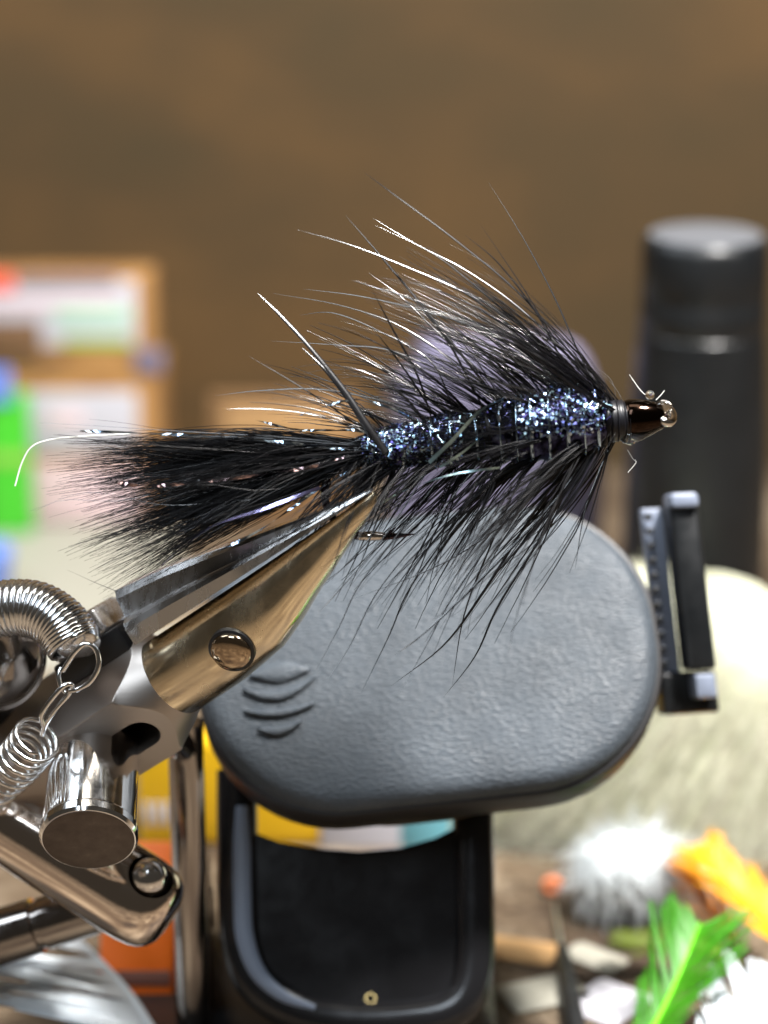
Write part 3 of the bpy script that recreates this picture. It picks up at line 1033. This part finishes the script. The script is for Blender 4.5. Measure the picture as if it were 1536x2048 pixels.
# U-shaped stand under the pad (in the same leaning plane)
SB = 10.5
ezs = norm(-FWD * math.cos(R(13)) + UP * math.sin(R(13)))
def st(px, py, z=0.0):
    r = ray(px, py)
    t = ((pad_c - ezs * (SB - z) - CAM) @ ezs) / (r @ ezs)
    return CAM + r * t
tube_obj('stand_frame', [st(474, 1540), st(474, 1640), st(476, 1780), st(482, 1880), st(510, 1960), st(570, 2010), st(650, 2036), st(780, 2042), st(900, 2020), st(945, 1950), st(948, 1800), st(946, 1640), st(944, 1560)], 42 * ps, M['black_gloss'], holder, 14, 0.8, res=70)
tube_obj('leg_highlight', [st(484, 1612, 1.6), st(484, 1700, 1.6), st(485, 1800, 1.6), st(490, 1875, 1.6), st(516, 1945, 1.6), st(566, 1992, 1.6), st(630, 2016, 1.6)], np.array([0.6, 0.9, 0.9, 0.9, 0.8, 0.6, 0.3]), M['highlight_grey'], holder, 12, 0.5, res=40)  # highlight along the left leg, modelled as a lighter strip
# panel between, with a scooped top edge
top = [(500, 1662), (560, 1684), (640, 1698), (720, 1703), (800, 1696), (870, 1676), (920, 1650)]
rings = []
for z in (-1.6, 0.4):
    ring = [st(x, y, z) for x, y in top] + [st(x, y, z) for x, y in ((925, 1800), (920, 1980), (860, 2030), (760, 2044), (640, 2036), (560, 2004), (500, 1930), (492, 1800))]
    rings.append(np.array(ring))
panel = sub(loft('stand_panel', rings, M['black_gloss'], holder, sharp=30), holder)
foot = np.array([holder_base[0], holder_base[1] + 4, DESK + 1.6])
slab('stand_foot', foot, X, Y, Z, 30, 26, 3.2, 4, M['black_gloss'], holder, 0.8)
# clip at the right with its toothed strip
CD = 30.0
cx = norm(camv(0.985, 0.04, 0.16))
cy = norm(camv(-0.105, 0.99, 0.05))
cz = norm(np.cross(cx, cy))
if cz @ FWD > 0:
    cz = -cz
cs = SPX * (D + CD) / D
clip = sub(slab('clip_bar', P(1378, 1165, CD), cx, cy, cz, 60 * cs, 350 * cs, 60 * cs, 0.5, M['black_plastic'], holder, 0.45), holder)
slab('clip_highlight', P(1362, 1002, CD - 0.4), cx, cy, cz, 58 * cs, 30 * cs, 62 * cs, 0.5, M['grey_plastic'], clip, 0.4)  # bright highlight on the clip's top, built as a lighter grey block
slab('clip_foot', P(1372, 1385, CD + 2), cx, cy, cz, 116 * cs, 86 * cs, 70 * cs, 0.5, M['black_plastic'], holder, 0.5)
slab('clip_pad', P(1404, 1372, CD - 0.2), cx, cy, cz, 44 * cs, 50 * cs, 66 * cs, 0.4, M['grey_plastic'], clip, 0.4)
slab('toothed_strip', P(1322, 1205, CD + 1.8), cx, cy, cz, 46 * cs, 380 * cs, 24 * cs, 0.3, M['grey_plastic'], holder, 0.3)
tooth = None
for k in range(13):
    u = k / 12
    c = P(1296 + 36 * u, 1034 + 352 * u, CD + 0.6)
    if tooth is None:
        tooth = slab('tooth', c, cx, cy, cz, 15 * cs, 13 * cs, 16 * cs, 0.15, M['black_plastic'], holder, 0.12, 2)
        t0 = c
    else:
        o = tooth.copy()
        o.location = Vector((c - t0) * MM)
        col.objects.link(o)
slab('clip_arm', P(1220, 1330, CD + 5), ex, ey, ez, 230 * cs, 140 * cs, 3.0, 2, M['black_plastic'], holder, 0.6)
# bokeh glint on the foot panel, modelled as a small hex ring
hex_glint = link_mesh('glint_ring', *(lambda c: (lambda V, F: (V, F))(*[
    [c + ex * (r * math.cos(R(60 * k + 12))) + ey * (r * math.sin(R(60 * k + 12))) + ez * z for (r, z) in ((0.62, 0.0), (0.62, 0.35), (0.44, 0.35), (0.44, 0.0)) for k in range(6)],
    [[i * 6 + k, i * 6 + (k + 1) % 6, ((i + 1) % 4) * 6 + (k + 1) % 6, ((i + 1) % 4) * 6 + k] for i in range(4) for k in range(6)]]))(st(741, 1998, 0.42)), M['glint_gold'], panel, smooth=False)

# ================================================================== dark bottle behind on the right
b0 = on_y(1412, 470, 104)
bot = thing('black_bottle', (b0[0], b0[1], DESK), 'tall black cylindrical bottle with grey flat top behind the pale fur', 'bottle')
Hh = b0[2] - DESK
bs = np.linalg.norm(b0 - CAM) / np.linalg.norm(ray(1412, 470)) * SPX
br = 128 * bs
lathe('bottle_body', (b0[0], b0[1], DESK), Z, [(0, br * 1.14), (1, br * 1.2), (Hh - 30, br * 1.13), (Hh - 12.4, br * 1.01), (Hh - 12.2, br * 0.99)], M['black_plastic'], bot, 56)
lathe('cap', (b0[0], b0[1], DESK), Z, [(Hh - 12.2, br * 0.985), (Hh - 12.0, br * 1.0), (Hh - 8.2, br * 1.0), (Hh - 7.9, br * 0.985), (Hh - 7.6, br * 0.985), (Hh - 7.3, br * 1.0), (Hh - 1.4, br * 0.99), (Hh - 0.5, br * 0.955), (Hh - 0.1, br * 0.90)], M['black_plastic'], bot, 56)
lathe('cap_top', (b0[0], b0[1], DESK), Z, [(Hh - 0.6, br * 0.89), (Hh + 0.1, br * 0.885), (Hh + 0.3, br * 0.84), (Hh + 0.35, br * 0.5)], M['cap_top'], bot, 56)

# ================================================================== boxes at the left
BY = desk_at(160, 1045)[1]
def quad_box(name, x0, x1, z0, z1, y0, y1, m, parent, bev=0.4):
    return slab(name, ((x0 + x1) / 2, (y0 + y1) / 2, (z0 + z1) / 2), X, Z, -Y, x1 - x0, z1 - z0, y1 - y0, 0.4, m, parent, bev, 3)
def panel_at(name, pa, pb, Yp, m, parent, th=0.3, lift=0.0):
    a, b = on_y(pa[0], pa[1], Yp), on_y(pb[0], pb[1], Yp)
    return slab(name, ((a[0] + b[0]) / 2, Yp - th / 2 - lift, (a[2] + b[2]) / 2), X, Z, -Y, abs(b[0] - a[0]), abs(b[2] - a[2]), th, 0.3, m, parent, 0.08, 3)
x0, x1 = on_y(-260, 800, BY)[0], on_y(312, 800, BY)[0]
zt, zm = on_y(0, 552, BY)[2], on_y(0, 752, BY)[2]
up_box = thing('cardboard_box', ((x0 + x1) / 2, BY + 10, zm), 'tan cardboard box with mint and white label, upper of the two stacked boxes', 'box')
quad_box('carton', x0, x1, zm, zt, BY, BY + 9, M['cardboard'], up_box)
lab = sub(panel_at('label', (-200, 560), (276, 692), BY, M['white'], up_box, 0.3, 0.0), up_box)
panel_at('print_bar', (34, 548), (235, 572), BY, M['grey_print'], lab, 0.2, 0.3)
panel_at('print_bar', (-150, 545), (30, 582), BY, M['red_print'], lab, 0.2, 0.3)
panel_at('print_bar', (-180, 598), (240, 612), BY, M['pale_pink'], lab, 0.2, 0.3)
panel_at('print_bar', (110, 618), (262, 642), BY, M['mint'], lab, 0.2, 0.3)
panel_at('print_bar', (125, 676), (262, 690), BY, M['leaf_print'], lab, 0.2, 0.3)
panel_at('print_bar', (-200, 640), (84, 704), BY, M['brown_print'], lab, 0.2, 0.55)
panel_at('corner_tab', (270, 698), (326, 742), BY, M['lilac'], up_box, 0.5, 0.1)
panel_at('brown_line', (-200, 716), (130, 732), BY, M['brown_print'], up_box, 0.2, 0.05)  # plain brown strip across the carton front
low_box = thing('cardboard_box', ((x0 + x1) / 2, BY + 10, DESK), 'tan cardboard box with plain white label, lower of the two stacked boxes', 'box')
quad_box('carton', x0 + 0.6, x1 + 0.4, DESK, zm - 0.15, BY - 0.4, BY + 20, M['cardboard'], low_box)
lab = sub(panel_at('label', (-60, 782), (278, 905), BY - 0.4, M['white'], low_box), low_box)
panel_at('print_bar', (90, 822), (170, 850), BY - 0.4, M['pale_pink'], lab, 0.2, 0.3)
lab2 = panel_at('label', (60, 925), (290, 1040), BY - 0.4, M['pale_pink'], low_box)
pc = desk_at(60, 1150)
sh = slab('paper_sheet', (pc[0] - 12, pc[1] - 8, DESK + 0.25), X, Y, Z, 70, 66, 0.3, 1.0, M['paper'], None, 0.1, 3)
tag(sh, 'pale beige paper sheet lying on the desk in front of the cardboard boxes', 'paper')
# green packet leaning in front of the lower box, blue one at its side
gy = BY - 7
a, b = on_y(-120, 792, gy), on_y(64, 1036, gy)
gp = thing('green_packet', ((a[0] + b[0]) / 2, gy, DESK), 'bright green packet standing in front of the lower cardboard box', 'packet')
quad_box('pouch', a[0], b[0], DESK, a[2], gy, gy + 4, M['green'], gp, 1.2)
panel_at('dark_band', (-100, 905), (62, 930), gy, M['leaf_print'], gp, 0.15)
panel_at('blue_flap', (-110, 735), (24, 806), gy, M['blue'], gp, 0.6)

# blue-lilac cup low at the left edge, behind the spring
c0 = desk_at(-30, 1190)
cup = thing('lilac_tub', (c0[0], c0[1], DESK), 'small lilac blue tub at the foot of the green packet', 'tub')
lathe('tub_wall', (c0[0] - 1, c0[1], DESK), Z, [(0, 4.2), (0.5, 4.6), (6, 5.2), (6.2, 4.9), (1.0, 4.2)], M['blue'], cup, 40)
lathe('lid', (c0[0] - 1, c0[1], DESK), Z, [(6.1, 5.5), (7.2, 5.5), (7.5, 5.2)], M['blue'], cup, 40)

# ================================================================== lilac film bag behind the fly
def blob(name, c, rx, ry, rz, m, parent, amp=0.12, n=40, freq=3, seed=0, power=1.0):
    r_ = np.random.default_rng(seed)
    ph = r_.uniform(0, 6.28, (8, 3))
    fq = r_.uniform(1, freq, (8, 3))
    V, F = [], []
    k = n // 2
    for i in range(k + 1):
        th = math.pi * i / k
        for j in range(n):
            a = 2 * math.pi * j / n
            d = np.array([math.sin(th) * math.cos(a), math.sin(th) * math.sin(a), math.cos(th)])
            s = 1 + amp * sum(math.sin(fq[q] @ d * 2 + ph[q, 0]) for q in range(8)) / 3
            d = np.sign(d) * np.abs(d) ** power
            p = np.asarray(c) + d * np.array([rx, ry, rz]) * s
            p[2] = max(p[2], DESK)
            V.append(p)
    for i in range(k):
        for j in range(n):
            j2 = (j + 1) % n
            F.append([i * n + j, (i + 1) * n + j, (i + 1) * n + j2, i * n + j2])
    return link_mesh(name, V, F, m, parent)
ly = 128
lt, lb = on_y(995, 668, ly), on_y(985, 1440, ly)
bag = thing('plastic_bag', (lt[0], ly, DESK), 'pale lilac crumpled plastic bag standing behind the fly body', 'bag')
hz = (lt[2] - DESK) / 2
blob('film', (lt[0], ly, DESK + hz), 15.0, 6, hz, M['lilac'], bag, 0.05, 56, 5, 3, 0.55)
# tan card at the left of it
ty = 185
a, b = on_y(420, 790, ty), on_y(720, 1100, ty)
tc_ = thing('tan_card', ((a[0] + b[0]) / 2, ty, DESK), 'pale tan card standing between the boxes and the lilac bag', 'card')
quad_box('card_sheet', a[0], b[0], DESK, a[2], ty, ty + 1.2, M['dull_tan'], tc_, 0.3)
panel_at('card_label', (450, 815), (700, 870), ty, M['pale_tan'], tc_, 0.2)

# ================================================================== packets behind the holder's foot
yy = 62
a, b = on_y(270, 1480, yy), on_y(905, 1700, yy)
yp = thing('printed_packet', ((a[0] + b[0]) / 2, yy, DESK), 'yellow packet with white and teal printing standing behind the phone holder', 'packet')
quad_box('pouch', a[0], b[0], DESK, a[2], yy, yy + 5, M['yellow'], yp, 1.0)
panel_at('white_patch', (640, 1560), (812, 1760), yy, M['white'], yp, 0.25)
panel_at('teal_patch', (800, 1560), (902, 1760), yy, M['teal'], yp, 0.25, 0.02)
for k in range(5):
    panel_at('print_mark', (288 + k * 20, 1604), (301 + k * 20, 1650), yy, M['white'], yp, 0.2)
yo = 23.5
a, b = on_y(190, 1800, yo), on_y(352, 2060, yo)
op = thing('orange_packet', ((a[0] + b[0]) / 2, yo, DESK), 'bright orange packet standing under the vise tube behind the white feather', 'packet')
oy = norm(np.array([0, 0.62, 0.78]))
oz = norm(np.array([0, -0.78, 0.62]))
oc = np.array([(a[0] + b[0]) / 2, yo, DESK + 0.4]) + oz * 1.0 + oy * 8.5
slab('pouch', oc, X, oy, oz, b[0] - a[0], 17, 1.6, 1.2, M['orange'], op, 0.6, 4)
slab('print_band', oc + oz * 0.86 - oy * 6.2, X, oy, oz, (b[0] - a[0]) * 0.9, 1.6, 0.16, 0.2, M['maroon'], op, 0.04, 3)
y3 = 84
a, b = on_y(960, 1610, y3), on_y(1080, 1800, y3)
wp = thing('white_packet', ((a[0] + b[0]) / 2, y3, DESK), 'white packet with a teal patch between the holder leg and the fur', 'packet')
quad_box('pouch', a[0], b[0], DESK, a[2], y3, y3 + 4, M['white'], wp, 0.8)
panel_at('teal_patch', (985, 1670), (1042, 1735), y3, M['teal'], wp, 0.2)
y4 = 60
a, b = on_y(960, 1795, y4), on_y(1112, 1850, y4)
mp = thing('maroon_box', ((a[0] + b[0]) / 2, y4, DESK), 'small maroon box lying on the desk beside the holder leg', 'box')
quad_box('carton', a[0], b[0], DESK, a[2], y4, y4 + 12, M['maroon'], mp, 0.4)
panel_at('orange_band', (975, 1838), (1100, 1850), y4, M['orange_bead'], mp, 0.15)

# ================================================================== fur, feathers, bits on the desk
fc = desk_at(1330, 1600)
fur = thing('fur_hide', (fc[0], fc[1], DESK), 'pale cream fur hide heaped on the desk in front of the black bottle', 'fur')
FR = (24, 15, 31)
blob('hide', (fc[0], fc[1], DESK), FR[0], FR[1], FR[2], M['hide'], fur, 0.06, 48, 3, 5)
def strands(n):
    K = 6
    paths, rads = [], []
    for i in range(n):
        a = rng.uniform(0, 2 * math.pi)
        zc = rng.uniform(0.02, 1)
        th = math.acos(zc)
        d = np.array([math.sin(th) * math.cos(a), math.sin(th) * math.sin(a), math.cos(th)])
        p = np.array([fc[0], fc[1], DESK]) + d * np.array(FR) * 0.97
        g = norm(d * np.array([0.5, 0.7, 0.6]) + np.array([-0.75, -0.25, -0.65]) + rng.normal(0, 0.14, 3))
        L = rng.uniform(5, 11)
        pts = []
        for k in range(K):
            pts.append(p.copy())
            p = p + g * L / (K - 1)
            g = norm(g + np.array([0, 0, -0.10]) + rng.normal(0, 0.06, 3))
            p[2] = max(p[2], DESK + 0.1)
        paths.append(pts)
        rads.append(np.linspace(0.07, 0.02, K))
    return tubes(np.array(paths), np.array(rads), 3)
o = link_mesh('fur_strands', *strands(8000), M['fur'], fur)
o['kind'] = 'stuff'

def feather(name, pts, w, mat_v, mat_r, label, nb=70, sweep=0.7, jit=0.12, thick=0.10, cat='feather', lift=0.35, curl=0.6, sides=(-1, 1), hwk=1.0):
    """pts: rachis points in world mm; barbs as flat ribbons on both sides"""
    path = spline(pts, nb)
    t_ = thing(name, path[0], label, cat)
    T = np.gradient(path, axis=0)
    nb_r = np.linspace(0.42, 0.10, nb)
    V, F = tubes(path[None], nb_r[None], 6, 1, True)
    link_mesh('rachis', V, F, mat_r, t_)
    V, F = [], []
    K = 5
    split = {}
    for k in range(nb):
        u = k / (nb - 1)
        ww = w * (math.sin(math.pi * min(1, 0.12 + 0.92 * u)) ** 0.6) * rng.uniform(1 - jit, 1 + jit)
        t = norm(T[k])
        side0 = norm(np.cross(t, Z))
        for sgn in sides:
            g_ = (int(k / nb * 17 + 0.5 * sgn), sgn)
            if g_ not in split:
                split[g_] = rng.normal(0, 0.10, 3), rng.uniform(0.80, 1.1)
            d = norm(side0 * sgn + t * sweep + Z * lift + split[g_][0] + rng.normal(0, jit * 0.5, 3))
            wk = ww * split[g_][1]
            p = path[k].copy()
            b0_ = len(V)
            for q in range(K):
                hw = np.linalg.norm(path[-1] - path[0]) / nb * hwk * (1 - 0.3 * q / K)
                V += [p - t * hw, p + t * hw]
                if q:
                    a_ = b0_ + 2 * q
                    F.append([a_ - 2, a_ - 1, a_ + 1, a_])
                p = p + d * wk / (K - 1)
                d = norm(d + t * 0.12 - Z * 0.12 * curl)
    link_mesh('vane', V, F, mat_v, t_)
    return t_
def dk(px, py, hgt):
    return desk_at(px, py, hgt)
feather('white_feather', [dk(320, 2080, 3), dk(262, 1990, 5), dk(205, 1925, 7), dk(150, 1868, 9)], 26, M['white_feather'], M['white_feather'],
        'large white feather lying below the vise beside the orange packet', 190, 0.25, 0.04, sides=(-1,), hwk=1.9)
feather('white_feather', [dk(1430, 2110, 3), dk(1500, 2030, 5), dk(1580, 1960, 6)], 9, M['white_feather'], M['white_feather'],
        'white feather lying beside the green feather and the amber one', 130, 0.5, 0.05)
feather('green_feather', [dk(1265, 2130, 2), dk(1330, 2010, 6), dk(1370, 1920, 9), dk(1400, 1845, 11)], 9.5, M['green_feather'], M['lime'],
        'bright green feather lying in front of the fur beside the white plume', 170, 1.3, 0.08)
feather('olive_feather', [dk(1480, 1930, 2), dk(1400, 1895, 4), dk(1300, 1890, 4), dk(1215, 1880, 4)], 4.5, M['olive_feather'], M['olive_feather'],
        'dark olive feather lying across the desk under the white plume', 120, 1.0, 0.15)
feather('amber_feather', [dk(1580, 1905, 5), dk(1500, 1810, 7), dk(1430, 1740, 9), dk(1385, 1690, 10)], 6.5, M['amber_feather'], M['amber_feather'],
        'amber yellow feather leaning on the pale fur', 150, 1.1, 0.08)
feather('amber_feather', [dk(1470, 1880, 2), dk(1420, 1820, 4), dk(1385, 1760, 7), dk(1380, 1700, 9)], 5.0, M['gold_feather'], M['gold_feather'],
        'darker golden brown feather tucked beside the amber yellow one', 130, 1.1, 0.1)
# white plume
wc = desk_at(1262, 1845)
pl = thing('white_plume', (wc[0], wc[1], DESK), 'round white fluffy plume lying on the desk before the pale fur', 'plume')
sphere('down_core', (wc[0], wc[1] + 2, DESK + 5.4), 5.0, M['white_fluff'], pl, 28, (1.3, 0.9, 0.85))
paths, rads = [], []
for i in range(900):
    d = norm(rng.normal(0, 1, 3))
    p = np.array([wc[0], wc[1] + 2, DESK + 5.4]) + d * 4.8 * np.array([1.3, 0.9, 0.85])
    g = norm(d + rng.normal(0, 0.5, 3)) * rng.uniform(0.5, 2.2)
    pts = []
    for k in range(6):
        pts.append(p.copy())
        p = p + g * 0.4
        g = g + np.array([0.15, 0, -0.2]) + rng.normal(0, 0.2, 3)
        p[2] = max(p[2], DESK + 0.1)
    paths.append(pts)
    rads.append(np.linspace(0.08, 0.02, 6))
o = link_mesh('down', *tubes(np.array(paths), np.array(rads), 3), M['white_fluff'], pl)
o['kind'] = 'stuff'
# black bodkin
s0, s1 = desk_at(1160, 2110, 1.2), desk_at(1124, 1895, 1.2)
bk = thing('bodkin', (s0[0], s0[1], DESK), 'thin black bodkin lying on the desk beside the holder', 'bodkin')
lathe('handle', s0, s1 - s0, [(0, 1.0), (0.4, 1.15), (np.linalg.norm(s1 - s0) * 0.8, 0.95), (np.linalg.norm(s1 - s0), 0.6)], M['black_plastic'], bk, 20)
lathe('needle', s1, s1 - s0, [(0, 0.25), (9, 0.22), (11, 0.02)], M['chrome'], bk, 12)
# orange bead
bc = desk_at(1103, 1790)
bd = thing('glass_bead', (bc[0], bc[1], DESK), 'tiny orange glass bead on the desk beside the maroon box', 'bead')
V, F = [], []
for i in range(24):
    a = 2 * math.pi * i / 24
    for j in range(12):
        b = 2 * math.pi * j / 12
        rr = 0.75 + 0.45 * math.cos(b)
        V.append((bc[0] + rr * math.cos(a), bc[1] + 0.45 * math.sin(b), DESK + 1.2 + rr * math.sin(a)))
        F.append([i * 12 + j, ((i + 1) % 24) * 12 + j, ((i + 1) % 24) * 12 + (j + 1) % 12, i * 12 + (j + 1) % 12])
link_mesh('ring', V, F, M['orange_bead'], bd)
# brown hair bundle hanging behind the stem
bh = thing('hair_bundle', (P(415, 1900, 33)[0], P(415, 1900, 33)[1], DESK), 'dark brown hair bundle standing beside the vise stem', 'hair bundle')
paths, rads = [], []
hb = np.array([P(415, 1900, 33)[0], P(415, 1900, 33)[1], DESK])
for i in range(160):
    t0_ = P(rng.normal(398, 16), rng.uniform(1640, 1800), 33 + rng.normal(0, 1.2))
    b0_ = hb + np.array([rng.normal(0, 1.2), rng.normal(0, 1.2), 0.1])
    m_ = (t0_ + b0_) / 2 + rng.normal(0, 0.5, 3)
    paths.append(spline([b0_, m_, t0_], 8))
    rads.append(np.linspace(0.07, 0.02, 8))
o = link_mesh('hairs', *tubes(np.array(paths), np.array(rads), 3), M['brown_hair'], bh)
o['kind'] = 'stuff'

# scraps on the desk
for k, (px, py, w, d_, rz, m, lab) in enumerate((
        (1085, 1990, 9, 6, 0.4, 'paper', 'small beige paper scrap lying on the desk beside the bodkin'),
        (1040, 1905, 8, 5, -0.3, 'pale_tan', 'small tan card scrap lying between the maroon box and the holder'),
        (1215, 2010, 8, 7, 0.9, 'white', 'small pale grey scrap lying beside the green feather'),
        (1190, 1920, 7, 4, -0.7, 'paper', 'narrow beige paper strip lying on the desk before the white plume'))):
    c = desk_at(px, py)
    e1 = X * math.cos(rz) + Y * math.sin(rz)
    e2 = Y * math.cos(rz) - X * math.sin(rz)
    o = slab('paper_scrap', (c[0], c[1], DESK + 0.25), e1, e2, Z, w, d_, 0.3, 0.8, M[m], None, 0.1, 3)
    tag(o, lab, 'paper scrap')
paths, rads = [], []
for i in range(260):
    c = desk_at(rng.uniform(980, 1536), rng.uniform(1760, 2048), 0.12)
    a = rng.uniform(0, 6.28)
    L = rng.uniform(2, 6)
    bn = rng.normal(0, 0.6)
    paths.append([c + np.array([math.cos(a + bn * u), math.sin(a + bn * u), 0]) * L * u + Z * 0.15 * math.sin(3 * u) for u in np.linspace(0, 1, 6)])
    rads.append([0.05] * 6)
o = link_mesh('hair_clippings', *tubes(np.array(paths), np.array(rads), 3), M['brown_hair'], None)
o['kind'] = 'stuff'
o['label'] = 'dark hair clippings strewn over the desk among the feathers'
o['category'] = 'clippings'
